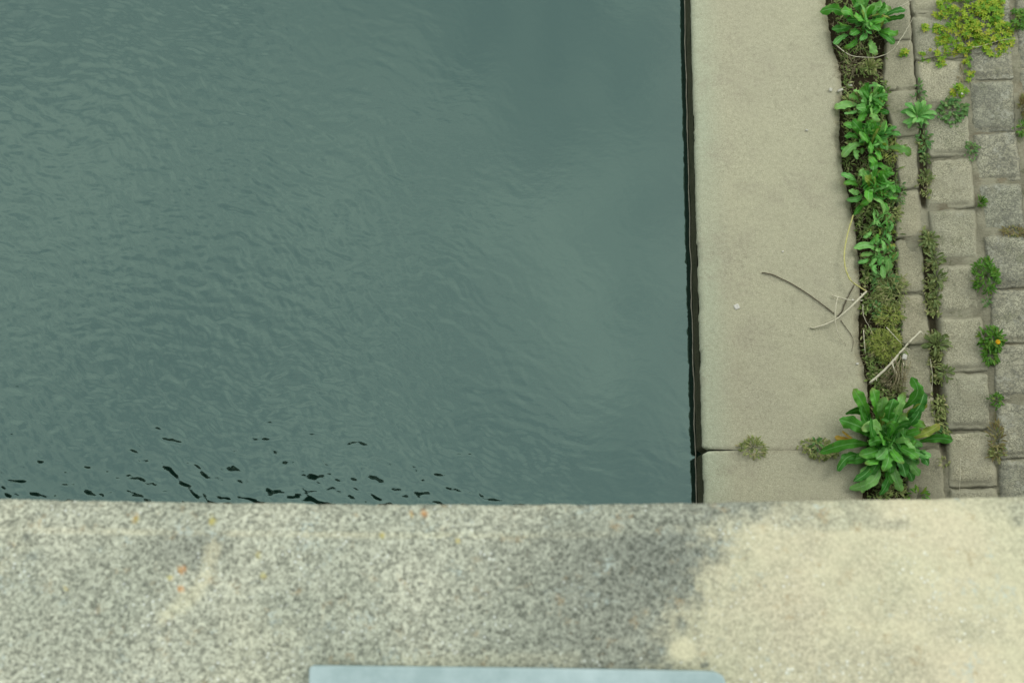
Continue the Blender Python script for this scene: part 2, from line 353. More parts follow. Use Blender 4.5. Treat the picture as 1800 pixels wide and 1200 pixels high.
def slab(y0, y1, fine):
    ys_ = np.linspace(y0, y1, fine); ss = np.concatenate([[0, 0, .004, .012], np.linspace(.03, .97, 56), [.985, 1, 1]])
    S, T = np.meshgrid(ss, ys_)
    l, r = KL(T), KR(T)
    l = l + .005 * smooth(.66, .74, fbm(T * 9, T * 0 + 2, 31)) + .004 * (fbm(T * 22, T * 0, 3) - .5) + .004 * (fbm(T * 90, T * 0, 5) - .5)
    l = l + .028 * smooth(.022, .004, np.abs(T - JY))
    r = r + .016 * (fbm(T * 14, T * 0 + 7, 8) - .5) + .010 * (fbm(T * 60, T * 0, 9) - .5)
    jy = .003 * (fbm(S * 25, S * 0 + y0, 12) - .5); near = smooth(.26, .02, S) * .0035
    X = l + (r - l) * S; Y = T + jy * ((T == y0) * 1.0 + (T == y1) * 1.0) + near * ((T == y0) * 1.0 - (T == y1) * 1.0)
    Z = .006 * (fbm(X * 3, Y * 3, 1) - .5) + .0025 * (fbm(X * 25, Y * 25, 2) - .5)
    dl = (X - l); dr = (r - X)
    Z -= .010 * smooth(.014, 0, dl) ; Z -= .022 * smooth(.05, 0, dr) * (.5 + fbm(X * 9, Y * 9, 4))
    e = np.minimum(T - y0, y1 - T); Z -= .0016 * smooth(.010, 0, e) + .006 * smooth(.02, 0, e) * smooth(.2, 0, S)
    # side walls of the slab
    Z[:, 0] = -.05; Z[:, -1] = -.12
    m0 = smooth(.22, .0, dl) * (.35 + .9 * fbm(X * 5, Y * 2, 6)) * .8
    m1 = np.maximum(smooth(.075, .0, dr) * fbm(X * 20, Y * 20, 7) * 1.2, smooth(.03, 0, np.abs(Y - JY)) * .55 * smooth(.35, .65, fbm(X * 12, Y * 8, 9)))
    cols = np.stack([np.clip(m0, 0, 1), np.clip(m1, 0, 1), m0 * 0], -1)
    me = grid('coping_slab', X - qo[0], Y - qo[1], Z - qo[2], cols)
    return link('coping_slab', me, M['slab'], quay)
slab(JY + .0003, JY + 5.2, 620); slab(JY - 3.4, JY - .0003, 340)
slab(JY + 5.21, JY + 9.4, 60); slab(JY - 7.6, JY - 3.41, 60)
# wall face under the slabs
def face(y0, y1, n):
    T, H = np.meshgrid(np.linspace(y0, y1, n), np.concatenate([np.linspace(-.045, -.36, 26), [-2.7]]))
    X = KL(T) + .003 - .007 * (fbm(T * 12, H * 12, 41) - .3) - .004 * fbm(T * 60, H * 60, 42)
    d = np.abs(T - JY); X = X + .03 * smooth(.022, 0, d)
    me = grid('wall_face', X - qo[0], T - qo[1], H - qo[2]); return link('wall_face', me, M['face'], quay)
face(JY - 7.6, JY + 9.4, 1500)
# thin pale strip along the wall at the waterline
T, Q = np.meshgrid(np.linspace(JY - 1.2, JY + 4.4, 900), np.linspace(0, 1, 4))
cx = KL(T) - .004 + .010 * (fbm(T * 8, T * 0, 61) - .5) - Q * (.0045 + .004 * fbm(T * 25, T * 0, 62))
me = grid('waterline_strip', cx - qo[0], T - qo[1], WZ + .006 + .004 * np.sin(Q * math.pi) - qo[2]); link('waterline_strip', me, M['pale_strip'], quay)
# fill behind the face, closes the quay body
box('wall_core', (float(KL(JY)) + .12 - qo[0], -7.6, -2.6), (float(KL(JY)) + .55 - qo[0], 9.3, -.09), M['deck'], quay)

def edge(pts):
    v = [p[1] for p in pts]; u = [p[0] for p in pts]
    k0 = .075
    return lambda t: float(np.interp(t, v, u)) + (k0 * (t - v[0]) if t < v[0] else 0) + (k0 * (t - v[-1]) if t > v[-1] else 0)
e1L = edge([(1548, 0), (1558, 60), (1550, 110), (1556, 200), (1579, 260), (1579, 330), (1575, 370), (1573, 460), (1583, 540), (1584, 610), (1580, 680), (1588, 760), (1598, 860)])
e1R = edge([(1600, 0), (1606, 91), (1613, 170), (1616, 240), (1615, 330), (1624, 380), (1622, 460), (1628, 520), (1636, 600), (1639, 690), (1652, 770), (1662, 870)])
_e2L = edge([(1604, 0), (1610, 91), (1618, 170), (1630, 240), (1634, 320), (1631, 390), (1646, 470), (1648, 545), (1655, 600), (1657, 690), (1665, 770), (1667, 870)])
_e2R = edge([(1686, 0), (1692, 91), (1701, 180), (1703, 250), (1712, 320), (1712, 400), (1719, 470), (1722, 540), (1728, 600), (1742, 680), (1741, 770), (1753, 870)])
_e3L = edge([(1700, 0), (1704, 91), (1709, 180), (1716, 250), (1722, 320), (1730, 400), (1741, 470), (1744, 540), (1748, 600), (1753, 680), (1757, 770), (1760, 870)])
e3R = edge([(1776, 0), (1781, 91), (1784, 180), (1787, 250), (1796, 320), (1802, 400), (1810, 470), (1816, 540), (1822, 600), (1828, 680), (1836, 770), (1842, 870)])
# ground: soil of the trench, silt under the blocks, grass bank beyond
xs = spaced((1.55, 1.75, .05), (1.75, 2.35, .012), (2.35, 3.35, .014), (3.35, 6.2, .1), (6.2, 9, .6), (9, 160, 12))
ys = spaced((-80, -6, 4), (-6, -.2, .3), (-.2, 3.9, .014), (3.9, 10, .3), (10, 150, 10))
X, Y = np.meshgrid(xs, ys)
SZ = SLOPE * ((X - TOE0.x) * TOE_N.x + (Y - TOE0.y) * TOE_N.y)
Zg = np.clip(np.maximum(SZ, -.0) - .0035 * smooth(-.05, .1, SZ / SLOPE), None, .95) - .05 * smooth(.06, -.04, SZ / SLOPE)
rg = smooth(.08, -.02, SZ / SLOPE) * .68 + .32; Zg = Zg + rg * (.022 * (fbm(X * 9, Y * 9, 71) - .5) + .014 * (fbm(X * 40, Y * 40, 72) - .5))
mk = smooth(.0, .08, SZ / SLOPE) * (.7 + .3 * smooth(.4, .6, fbm(X * 7, Y * 7, 73)))
_c, _s = math.cos(TILT), math.sin(TILT); _d = (CAM_Z - Zg) * _c + Y * _s; U_ = 900 + FPX * X / _d; V_ = 600 - FPX * (Y * _c - (CAM_Z - Zg) * _s) / _d
vv = np.linspace(-900, 1500, 400); ea, eb = np.interp(V_, vv, [e1R(t) for t in vv]), np.interp(V_, vv, [_e2L(t) for t in vv])
gap = np.maximum(smooth(8, 13, eb - ea), (V_ < 200) * 1.0) * smooth(-3, 3, U_ - ea) * smooth(-3, 3, eb - U_) * (V_ > -100) * (V_ < 1000)
mk = mk * (1 - .95 * gap); Zg = Zg - (.025 + .05 * (V_ < 200)) * gap
me = grid('ground', X, Y, Zg, np.stack([mk, mk * 0, mk * 0], -1)); tag(link('ground', me, M['soil']), 'dark soil of the planted gap and silt between blocks', kind='structure')

# ------------------------------------------------------------------ slope paving: one object per block
paving = empty('slope_paving', (TOE0.x, TOE0.y, 0), 'sloping river bank paving of stepped concrete blocks', kind='structure'); po = np.array(paving.location)
e2L = lambda t: _e2L(t) - 2.5 * (t < 230 or 350 < t < 400)
e2R = lambda t: _e2R(t) + 3.5
e3L = lambda t: _e3L(t) - 4
J1 = [-12, 72, 158, 241, 333, 417, 516, 606, 697, 790, 882]
J2 = [-60, 25, 105, 189, 277, 368, 464, 557, 655, 756, 858]
J3 = [-8, 76, 142, 234, 322, 412, 508, 605, 703, 807, 906]
def ext(J):
    a = list(J)
    while a[0] > -900: a.insert(0, a[0] - 82)
    while a[-1] < 1500: a.append(a[-1] + 103)
    return a
def shift(f, d): return lambda t: f(t) + d
colsdef = [(e1L, e1R, J1, 'block1'), (e2L, e2R, J2, 'block2'), (e3L, e3R, J3, 'block3')]
for i in range(7):
    colsdef.append((shift(e3L, 89 * (i + 1)), shift(e3R, 89 * (i + 1)), [j + (43 if i % 2 == 0 else 0) for j in J3], 'block3'))
def block(c, TL, TR, BR, BL, m, vis):
    n = 22 if vis else 7
    s = np.linspace(0, 1, n); S, T = np.meshgrid(s, s)
    P = [np.array(p) for p in (TL, TR, BR, BL)]
    def bil(S, T): return ((P[0][None, None] * (1 - S)[..., None] + P[1][None, None] * S[..., None]) * (1 - T)[..., None] + (P[3][None, None] * (1 - S)[..., None] + P[2][None, None] * S[..., None]) * T[..., None])
    W = np.linalg.norm(P[1] - P[0]); H = np.linalg.norm(P[3] - P[0])
    S2 = S + (S > .001) * (S < .999) * 0; B = bil(S2, T)
    sd = random.randint(0, 999)
    X, Y = B[..., 0], B[..., 1]
    # ragged outline
    jx = (.007 + .004 * (c == 0)) * (fbm(X * 26, Y * 26, sd) - .5) * 2 * (np.abs(S - .5) > .45); jyy = .010 * (fbm(X * 26, Y * 26, sd + 3) - .5) * 2 * (np.abs(T - .5) > .45)
    # rounded corners
    du = np.abs(S - .5) * 2; dv = np.abs(T - .5) * 2
    rc = np.clip(du + dv - 1.78, 0, 1); X = X - np.sign(S - .5) * rc * .013 + jx; Y = Y + np.sign(T - .5) * rc * .013 + jyy
    dl, dr, dt, db = S * W, (1 - S) * W, T * H, (1 - T) * H
    ml, mr, mt, mb = (.013, .015, .013, .034) if c else (.010, .012, .012, .022)
    wob = .010 * (fbm(X * 18, Y * 18, sd + 5) - .5)
    f = smooth(ml - .008 + wob, ml + .010 + wob, dl) * smooth(mr - .008 + wob, mr + .010 + wob, dr) * smooth(mt - .008 + wob, mt + .014 + wob, dt) * smooth(mb - .004 + wob, mb + .010 + wob, db)
    rise = (.0, .008, .008)[min(c, 2)] if c else .003
    e = np.minimum(np.minimum(dl, dr), np.minimum(dt, db))
    Zs = SLOPE * ((X - TOE0.x) * TOE_N.x + (Y - TOE0.y) * TOE_N.y)
    tilt = random.uniform(-.016, .016) * (S - .5) + random.uniform(-.014, .014) * (T - .5)
    Z = Zs + tilt + rise * f + .010 * (fbm(X * 11, Y * 11, sd + 9) - .5) + .005 * (fbm(X * 45, Y * 45, sd + 11) - .5) - .003 * smooth(.006, 0, e) + random.uniform(-.005, .004)
    sil = np.clip((1 - f) * (.3 + 1.0 * fbm(X * 10, Y * 10, sd + 20)) + smooth(.60, .74, fbm(X * 7, Y * 7, 23)) * .8, 0, 1)
    shade_band = smooth(mb + .014, mb - .002, db) * smooth(mb - .022, mb - .004, db) * smooth(.02, .05, dl) * smooth(.02, .05, dr) * (.2 + fbm(X * 14, Y * 40, sd + 2))  # shade along the foot of the raised face, painted into the mask
    dirt_shade = np.clip(shade_band * .8 * (c > 0) + smooth(.009, .0, e) * (.45 + .6 * fbm(X * 12, Y * 12, sd)), 0, 1)
    cols = np.stack([f * ((.6, 1, 1)[min(c, 2)]) * np.clip(.35 + 1.0 * fbm(X * 6, Y * 6, 27), 0, 1), dirt_shade, sil * .8], -1)
    me = grid('paving_block', X - po[0], Y - po[1], Z - po[2], cols)
    # sides: extrude the rim downwards
    nv = n * n; idx = np.arange(nv).reshape(n, n)
    rim = list(idx[0, :]) + list(idx[1:, -1]) + list(idx[-1, -2::-1]) + list(idx[-2:0:-1, 0])
    co = np.array([v.co for v in me.vertices]); vs = co.tolist(); fs = [tuple(p.vertices) for p in me.polygons]
    b0 = len(vs)
    for q in rim: vs.append([co[q][0], co[q][1], co[q][2] - .09])
    for q in range(len(rim)):
        a, b = rim[q], rim[(q + 1) % len(rim)]; fs.append((a, b0 + q, b0 + (q + 1) % len(rim), b))
    m2 = bpy.data.meshes.new('paving_block'); m2.from_pydata(vs, [], fs)
    cc = cols.reshape(-1, 3); cc = np.concatenate([cc, np.tile([0, .8, 0], (len(rim), 1))]); add_col(m2, cc)
    bpy.data.meshes.remove(me)
    return link('paving_block', m2, M[m], paving)
for c, (fl, fr, J, mm) in enumerate(colsdef):
    JJ = ext(J)
    for a, b in zip(JJ[:-1], JJ[1:]):
        if a < -420 or b > 1180: continue
        g = .9
        sk = random.uniform(-2, 2); sk2 = -3.5 + random.uniform(-1.5, 1.5)   # joints climb slightly to the right, as in the photograph
        tl, tr = on_slope(fl(a) + g, a + g - sk2 / 2), on_slope(fr(a) - g, a + g + sk2 / 2)
        bl, br = on_slope(fl(b) + g, b - g - sk2 / 2), on_slope(fr(b) - g, b - g + sk2 / 2)
        vis = (b > -20 and a < 900 and fl((a + b) / 2) < 1820)
        block(c, tl, tr, br, bl, mm, vis)
# bank surface beyond the blocks
xs = spaced((4.9, 9, .4), (9, 160, 10)); ys = spaced((-80, 150, 6)); X, Y = np.meshgrid(xs, ys)
Zb = np.clip(SLOPE * ((X - TOE0.x) * TOE_N.x + (Y - TOE0.y) * TOE_N.y), None, .9) + .05 + .1 * fbm(X * .6, Y * .6, 80)
tag(link('grass_bank', grid('grass_bank', X, Y, Zb), M['bank']), 'grassy river bank above the paving', kind='structure')

# ------------------------------------------------------------------ bridge: ledge under the camera, parapet, deck
LZ = CAM_Z - 1.10
bridge = empty('bridge', (0, -.1, LZ - 1.0), 'concrete bridge with a wide speckled ledge crossing the river', 'bridge'); bo = np.array(bridge.location)
EDGE = [(-6000, 860), (0, 876), (220, 879.5), (450, 883), (700, 885.5), (900, 886), (1100, 884), (1240, 882), (1460, 878), (1640, 875), (1800, 871), (7800, 800)]
ew = [on_level(u, v, LZ) for u, v in EDGE]
def EY(x): return np.interp(x, [p.x for p in ew], [p.y for p in ew])
CH = on_level(900, 936, LZ).y
xs = spaced((-40, -4, 3), (-4, -.75, .12), (-.75, .75, .0025), (.75, 4, .12), (4, 40, 3))
q = np.concatenate([[0, 0, .004, .010], np.linspace(.016, .26, 100), [.30, .34, .38, .40, .40]])
Q, X = np.meshgrid(q, xs)
Yl = EY(X) - Q
chd = smooth(.036, .030, Q)
Z = LZ - .010 * np.clip((.034 - Q) / .034, 0, 1) - .006 * smooth(.010, 0, Q) + .0016 * (fbm(X * 60, Yl * 60, 90) - .5) + .003 * (fbm(X * 9, Yl * 9, 91) - .5)
Z[:, 0] = LZ - .16; Z[:, -1] = LZ - .16
Yl = Yl + .0022 * (fbm(X * 70, X * 0, 93) - .5) * smooth(.03, 0, Q)
def pm(u, v): p = on_level(u, v, LZ); return p.x, p.y
bx = np.interp(-Yl, [-pm(0, v)[1] for v in (880, 930, 1000, 1080, 1130, 1165, 1300)], [pm(u, 1000)[0] for u in (1425, 1300, 1278, 1225, 1200, 1215, 1290)])
wb = .09 * (fbm(X * 20, Yl * 20, 94, 5) - .5) + .05 * (fbm(X * 110, Yl * 110, 95, 2) - .5)
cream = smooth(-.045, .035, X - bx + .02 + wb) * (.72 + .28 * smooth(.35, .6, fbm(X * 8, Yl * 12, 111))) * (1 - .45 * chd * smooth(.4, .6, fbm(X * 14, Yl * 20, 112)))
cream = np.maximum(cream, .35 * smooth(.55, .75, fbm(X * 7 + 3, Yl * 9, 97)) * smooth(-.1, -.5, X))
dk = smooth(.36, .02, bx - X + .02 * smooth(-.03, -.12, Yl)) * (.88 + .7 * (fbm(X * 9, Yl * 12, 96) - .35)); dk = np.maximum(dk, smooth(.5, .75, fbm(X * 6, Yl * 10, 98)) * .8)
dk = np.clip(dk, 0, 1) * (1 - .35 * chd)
# paler ridge of the chamfer
cream = np.maximum(cream, smooth(.005, .001, np.abs(Q - .0335)) * .55 * smooth(.2, -.1, X) * fbm(X * 40, X * 0, 99))
for a_, b_ in (((375, 960), (366, 1010)), ((366, 1010), (340, 1045)), ((340, 1045), (290, 1080)), ((700, 1165), (1010, 1160))):
    (x1, y1), (x2, y2) = pm(*a_), pm(*b_); tt = np.clip(((X - x1) * (x2 - x1) + (Yl - y1) * (y2 - y1)) / ((x2 - x1) ** 2 + (y2 - y1) ** 2), 0, 1)
    dd_ = np.hypot(X - x1 - tt * (x2 - x1), Yl - y1 - tt * (y2 - y1)) + .012 * (fbm(X * 90, Yl * 90, 141) - .5); cream = np.maximum(cream, .5 * smooth(.013, .002, dd_) * (.35 if a_[0] == 700 else 1))
x1, y1 = pm(1203, 1142); cream = np.maximum(cream, smooth(.022, .010, np.hypot(X - x1, (Yl - y1) * 1.1) + .008 * (fbm(X * 80, Yl * 80, 142) - .5)))
org = X * 0
for (u, v, r) in ((270, 901, 5), (236, 913, 8), (372, 916, 9), (455, 975, 8), (463, 1011, 7), (320, 1000, 10), (300, 1015, 6), (745, 903, 8), (722, 900, 5), (672, 940, 7), (805, 950, 6), (318, 1035, 8), (115, 1035, 5)):
    a, b = pm(u, v); rr = r * 1.1 / FPX; d = np.hypot(X - a, Yl - b) + rr * .7 * (fbm(X * 200, Yl * 200, 101) - .5); org = np.maximum(org, smooth(rr, rr * .4, d) * .8)
for (u, v, r) in ((45, 943, 12), (58, 978, 12), (75, 1015, 7), (985, 1010, 6), (255, 1027, 6), (1240, 1168, 10)):
    a, b = pm(u, v); rr = r * 1.1 / FPX; d = np.hypot(X - a, Yl - b) + rr * (fbm(X * 120, Yl * 120, 102) - .5); dk = np.maximum(dk, smooth(rr, rr * .4, d)); cream = cream * (1 - smooth(rr, rr * .4, d) * .9)
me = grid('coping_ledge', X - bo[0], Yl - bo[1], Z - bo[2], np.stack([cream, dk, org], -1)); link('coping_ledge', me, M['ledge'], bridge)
def bb(name, lo, hi, m, bev=0): return box(name, tuple(np.array(lo) - bo), tuple(np.array(hi) - bo), m, bridge, bev)
bb('parapet_wall', (-40, -.31, LZ - 1.2), (40, -.03, LZ - .15), M['deck'])
bb('deck_slab', (-40, -9.0, LZ - 1.6), (40, -.005, LZ - 1.0), M['deck'])
for i in range(4): bb('girder', (-40, -8.4 + i * 2.4, LZ - 2.3), (40, -7.9 + i * 2.4, LZ - 1.601), M['deck'])
bb('parapet_wall', (-40, -9.0, LZ - .999), (40, -8.7, LZ), M['deck'])

# pale blue plate on the ledge
pts = [(546, 1169), (900, 1173), (1235, 1178.5), (1258, 1180), (1271, 1186), (1276, 1198), (1277, 1290), (1270, 1300), (550, 1300), (541, 1290), (543, 1175)]
pw = [on_level(u, v, LZ + .012) for u, v in pts]; pc = sum(pw, Vector()) / len(pw)
vs = [(p.x - pc.x, p.y - pc.y, .012) for p in pw] + [(p.x - pc.x, p.y - pc.y, .0) for p in pw]; n = len(pw)
fs = [tuple(range(n))[::-1], tuple(range(n, 2 * n))] + [(i, (i + 1) % n, n + (i + 1) % n, n + i) for i in range(n)]
me = bpy.data.meshes.new('metal_plate'); me.from_pydata(vs, [], fs); o = link('metal_plate', me, M['paint'], None, False); o.location = (pc.x, pc.y, LZ + .001)
bv = o.modifiers.new('bevel', 'BEVEL'); bv.width = .0025; bv.segments = 3
tag(o, 'long pale blue painted metal plate lying on the speckled concrete ledge', 'metal plate')

# ------------------------------------------------------------------ plants
def prof_dock(t):
    s = np.clip((t - .06) / .94, 0, 1); return np.where(t < .12, .10, 0) + (s ** .70) * ((1 - s) ** .40) * 1.56
def prof_spoon(t):
    s = np.clip((t - .25) / .75, 0, 1); return np.where(t < .3, .12, 0) + (s ** .8) * ((1 - s) ** .42) * 1.6
def leaf(parent, base, tip, rise=.03, width=.07, wavy=.12, fold=.16, m='dock', prof=prof_dock, bend=None, name='leaf', ns=18, nc=7, lobes=0):
    base, tip = Vector(base), Vector(tip); d = tip - base; L = d.length
    h = Vector((d.x, d.y, 0)).normalized() if (d.x or d.y) else Vector((1, 0, 0)); side = Vector((h.y, -h.x, 0))
    roll = random.gauss(0, .50); up = Vector((0, 0, 1)); bend = random.gauss(0, .10) * L if bend is None else bend
    side = (side * math.cos(roll) + up * math.sin(roll))
    fr, p1, p2 = random.uniform(11, 17), random.uniform(0, 6), random.uniform(0, 6)
    vs, uv = [], []
    for i in range(ns + 1):
        t = i / ns; c = base + d * t + up * rise * 4 * (t ** .8) * (1 - t) + Vector((h.y, -h.x, 0)) * bend * math.sin(math.pi * t)
        w = width * float(prof(np.array(t))) * .5
        if i == ns: w = width * .02
        for j in range(nc):
            q = j / (nc - 1) * 2 - 1; a = abs(q)
            wv = wavy * w * a ** 2 * math.sin(fr * t + (p1 if q > 0 else p2)) + wavy * .5 * w * a ** 2 * math.sin(fr * 2.3 * t + p2)
            wl = 1 + (wavy * .30) * math.sin(fr * 1.3 * t + (p2 if q > 0 else p1)) * a + (lobes * math.sin(t * 30 + p1) * a if lobes else 0)
            z = fold * w * (a ** 1.2) - .10 * w * a ** 3 + wv
            vs.append(c + side * (q * w * wl) + up * z); uv.append((j / (nc - 1), t))
    org = parent.location if parent else Vector((0, 0, 0))
    me = bpy.data.meshes.new(name); f = []
    for i in range(ns):
        for j in range(nc - 1): a = i * nc + j; f.append((a, a + 1, a + nc + 1, a + nc))
    me.from_pydata([tuple(v - org) for v in vs], [], f)
    ul = me.uv_layers.new(name='UVMap'); lv = np.zeros(len(me.loops), np.int32); me.loops.foreach_get('vertex_index', lv)
    ul.data.foreach_set('uv', np.array(uv)[lv].ravel())
    return link(name, me, M[m], parent)
class Bag:
    """small leaves, blades and stems gathered into one foliage mesh"""
    def __init__(s): s.v, s.f, s.c = [], [], []
    def leaf(s, b, tip, w, curl=0.0, r=None):
        b, tip = Vector(b), Vector(tip); d = tip - b; L = d.length
        h = Vector((d.x, d.y, 0)); h = h.normalized() if h.length > 1e-6 else Vector((1, 0, 0))
        sd = Vector((h.y, -h.x, random.uniform(-.5, .5))).normalized(); r = random.random() if r is None else r
        n0 = len(s.v); up = Vector((0, 0, 1))
        s.v.append(b); s.c.append((r, 0, 0))
        for t, k in ((.35, .85), (.7, .9)):
            c = b + d * t + up * curl * L * 4 * t * (1 - t)
            s.v += [c - sd * w * .5 * k + up * w * .18, c, c + sd * w * .5 * k + up * w * .18]; s.c += [(r, t, 0)] * 3
        s.v.append(tip); s.c.append((r, 1, 0))
        s.f += [(n0, n0 + 2, n0 + 1), (n0, n0 + 3, n0 + 2), (n0 + 1, n0 + 2, n0 + 5, n0 + 4), (n0 + 2, n0 + 3, n0 + 6, n0 + 5), (n0 + 4, n0 + 5, n0 + 7), (n0 + 5, n0 + 6, n0 + 7)]
    def tube(s, pts, r0, r1=None, k=5):
        r1 = r0 if r1 is None else r1; pts = [Vector(p) for p in pts]; n0 = len(s.v); cr = random.random(); N = len(pts)
        for i, p in enumerate(pts):
            d = (pts[min(i + 1, N - 1)] - pts[max(i - 1, 0)]).normalized(); a = d.orthogonal().normalized(); b = d.cross(a); r = r0 + (r1 - r0) * i / (N - 1)
            for j in range(k): q = j / k * 2 * math.pi; s.v.append(p + (a * math.cos(q) + b * math.sin(q)) * r); s.c.append((cr, i / N, 0))
        for i in range(N - 1):
            for j in range(k): a = n0 + i * k + j; b = n0 + i * k + (j + 1) % k; s.f.append((a, b, b + k, a + k))
        s.f.append(tuple(n0 + j for j in range(k))[::-1]); s.f.append(tuple(n0 + (N - 1) * k + j for j in range(k)))
    def build(s, name, m, parent=None, org=None):
        org = parent.location if parent else (org or Vector((0, 0, 0)))
        me = bpy.data.meshes.new(name); me.from_pydata([tuple(v - org) for v in s.v], [], s.f); add_col(me, np.array(s.c))
        o = link(name, me, M[m], parent); 
        if parent is None: o.location = org
        return o
PX = 1 / 300.0
def polar(c, r, a, h=0.0):
    x, y = c.x + r * math.cos(a), c.y + r * math.sin(a); return Vector((x, y, ground_z(x, y) + h))

def dock(name, cat, label, cu, cv, tips=(), n=0, length=(45, 60), squash=1.0, h=.10, pale=.3, wr=.36, mats=('dock', 'dock_pale'), depth=-.03, group=None, a0=0.0):
    """tips: photograph points where single leaves end; n more leaves are spread round the crown"""
    c = at(cu, cv, depth); root = empty(name, c, label, cat, group)
    for tp in tips:
        u, v = tp[:2]; hh = tp[2] if len(tp) > 2 else random.uniform(.03, .9) * h; bs = tp[3] if len(tp) > 3 else random.uniform(.22, .5)
        e = at(u, v, hh); d = e - c; b = c + Vector((d.x, d.y, 0)) * bs; b.z = c.z + .02
        L = (e - b).length; mm = 'dock_worn' if random.random() < .035 else mats[1] if random.random() < pale else mats[0]
        if len(tp) > 4: mm = tp[4]
        w = L * random.uniform(.85, 1.1) * wr * (1.1 if L < .2 else .8 if L > .30 else 1)
        leaf(root, b, e, rise=L * random.uniform(.10, .22), width=max(w, .035), wavy=random.uniform(.25, .5), m=mm, lobes=.05)
    for i in range(n):
        a = a0 + i * 2.399 + random.uniform(-.6, .6); k = (i + .5) / n; L = (length[0] + (length[1] - length[0]) * random.random()) * PX * (1 - .42 * k)
        dd = Vector((math.cos(a) * squash, math.sin(a), 0)); b = c + dd * .012 + Vector((random.gauss(0, .034), random.gauss(0, .05), .02 + .02 * k)); e = c + dd * L
        e.z = max(ground_z(e.x, e.y) + .02, c.z + h * (.35 + .9 * k) + random.uniform(-.02, .02))
        mm = 'dock_worn' if random.random() < .07 else mats[1] if random.random() < pale else mats[0]
        leaf(root, b, e, rise=L * random.uniform(.10, .25), width=L * wr * random.uniform(.9, 1.25), wavy=random.uniform(.25, .5), m=mm, lobes=.06)
    return root

# large rosette in the foreground: leaf tips where the photograph shows them
big = [(1500, 683, .16), (1533, 681, .17), (1603, 662, .20), (1624, 688, .10), (1630, 710, .08), (1475, 737, .12), (1440, 795, .10), (1471, 827, .06), (1500, 846, .05),
       (1515, 866, .04), (1546, 870, .05), (1585, 864, .03), (1604, 846, .05), (1616, 836, .06), (1637, 802, .08), (1675, 774, .05), (1652, 745, .06), (1616, 722, .12), (1486, 726, .10),
       (1513, 712, .14), (1552, 697, .18), (1571, 700, .16), (1590, 690, .15), (1620, 755, .10), (1632, 818, .09), (1478, 810, .04), (1493, 860, .02), (1527, 838, .06),
       (1540, 806, .12, .1), (1552, 828, .11, .15), (1592, 838, .09, .1), (1587, 815, .13, .12), (1614, 806, .13, .15), (1527, 780, .15, .1), (1575, 766, .18, .05), (1560, 742, .19, .1), (1576, 778, .16, .1),
       (1514, 752, .16, .1), (1602, 742, .16, .1), (1600, 775, .13, .1), (1545, 760, .18, .1), (1530, 735, .18, .12), (1590, 725, .18, .15), (1510, 800, .1, .1), (1568, 850, .07), (1520, 815, .1)]
b = dock('dock_plant', 'plant', 'largest broad leaved green rosette, spreading over the concrete joint by the bridge ledge', 1558, 778, big, n=62, length=(30, 76), wr=.33, pale=.3, depth=-.03)
leaf(b, at(1500, 772, .01), at(1467, 768, .015), .004, .05, .2, m='dock_old'); leaf(b, at(1502, 773, .02), at(1480, 757, .03), .004, .03, .2, m='dock_old')

dock('dock_plant', 'plant', 'broad leaved dark green plant at the top of the soil strip, beside pale dry stems', 1520, 42,
     [(1441, 21, .05), (1462, 52, .04), (1466, 78, .04), (1490, -30, .10), (1508, -20, .14), (1535, 10, .14), (1530, -30, .12), (1592, 18, .14), (1590, 30, .08), (1578, 62, .05), (1572, 78, .04), (1540, 98, .03), (1472, 38, .08), (1478, 20, .12), (1560, 20, .14), (1512, 72, .09), (1495, 62, .1), (1545, 55, .13, .2), (1502, 30, .16, .1), (1530, 60, .12), (1550, 40, .15, .1), (1484, 85, .03)], n=30, length=(26, 52), pale=.35, h=.12)
dock('dock_plant', 'plant', 'upper of the leafy clumps in the soil strip, beside two small white chips', 1527, 185,
     [(1492, 170, .08), (1500, 160, .1), (1549, 152, .1), (1560, 170, .08), (1562, 200, .06), (1520, 148, .12), (1530, 202, .12, .1), (1484, 200, .03), (1466, 190, .02, .3), (1510, 215, .06), (1545, 215, .08), (1535, 160, .13, .1), (1505, 190, .12, .2)], n=40, length=(20, 40), pale=.45, h=.11, a0=.6)
dock('dock_plant', 'plant', 'dense clump with a long leaf reaching over the narrow tan blocks', 1528, 250,
     [(1482, 218, .05), (1484, 240, .04), (1478, 262, .02), (1480, 276, .03), (1498, 212, .1), (1520, 222, .12), (1584, 238, .07), (1576, 222, .06), (1545, 222, .12), (1546, 282, .10), (1602, 272, .02, .4), (1555, 262, .11, .1), (1505, 280, .08), (1535, 300, .09), (1510, 235, .14, .1), (1530, 270, .14, .1)], n=46, length=(20, 44), pale=.3, h=.13, a0=1.2)
dock('dock_plant', 'plant', 'lowest of the dense leafy clumps, its leaves overlapping the quay edge', 1535, 332,
     [(1478, 306, .05), (1482, 322, .04), (1488, 352, .03), (1500, 378, .02), (1512, 360, .06), (1510, 300, .11), (1528, 275, .12), (1552, 298, .12), (1572, 303, .07), (1583, 338, .06), (1578, 350, .05), (1560, 372, .04), (1536, 395, .05), (1520, 312, .14, .1), (1550, 345, .12, .1), (1492, 336, .07), (1528, 356, .12, .1)], n=46, length=(20, 42), pale=.28, h=.13, a0=2.2)
dock('dock_plant', 'plant', 'sparse plant with two long hanging leaves below the dense clumps', 1546, 398,
     [(1535, 348, .1, .05), (1552, 441, .06), (1560, 392, .08), (1518, 418, .03), (1530, 430, .04), (1565, 425, .03), (1540, 425, .08)], n=22, length=(15, 30), pale=.6, h=.08, wr=.27, a0=.3)
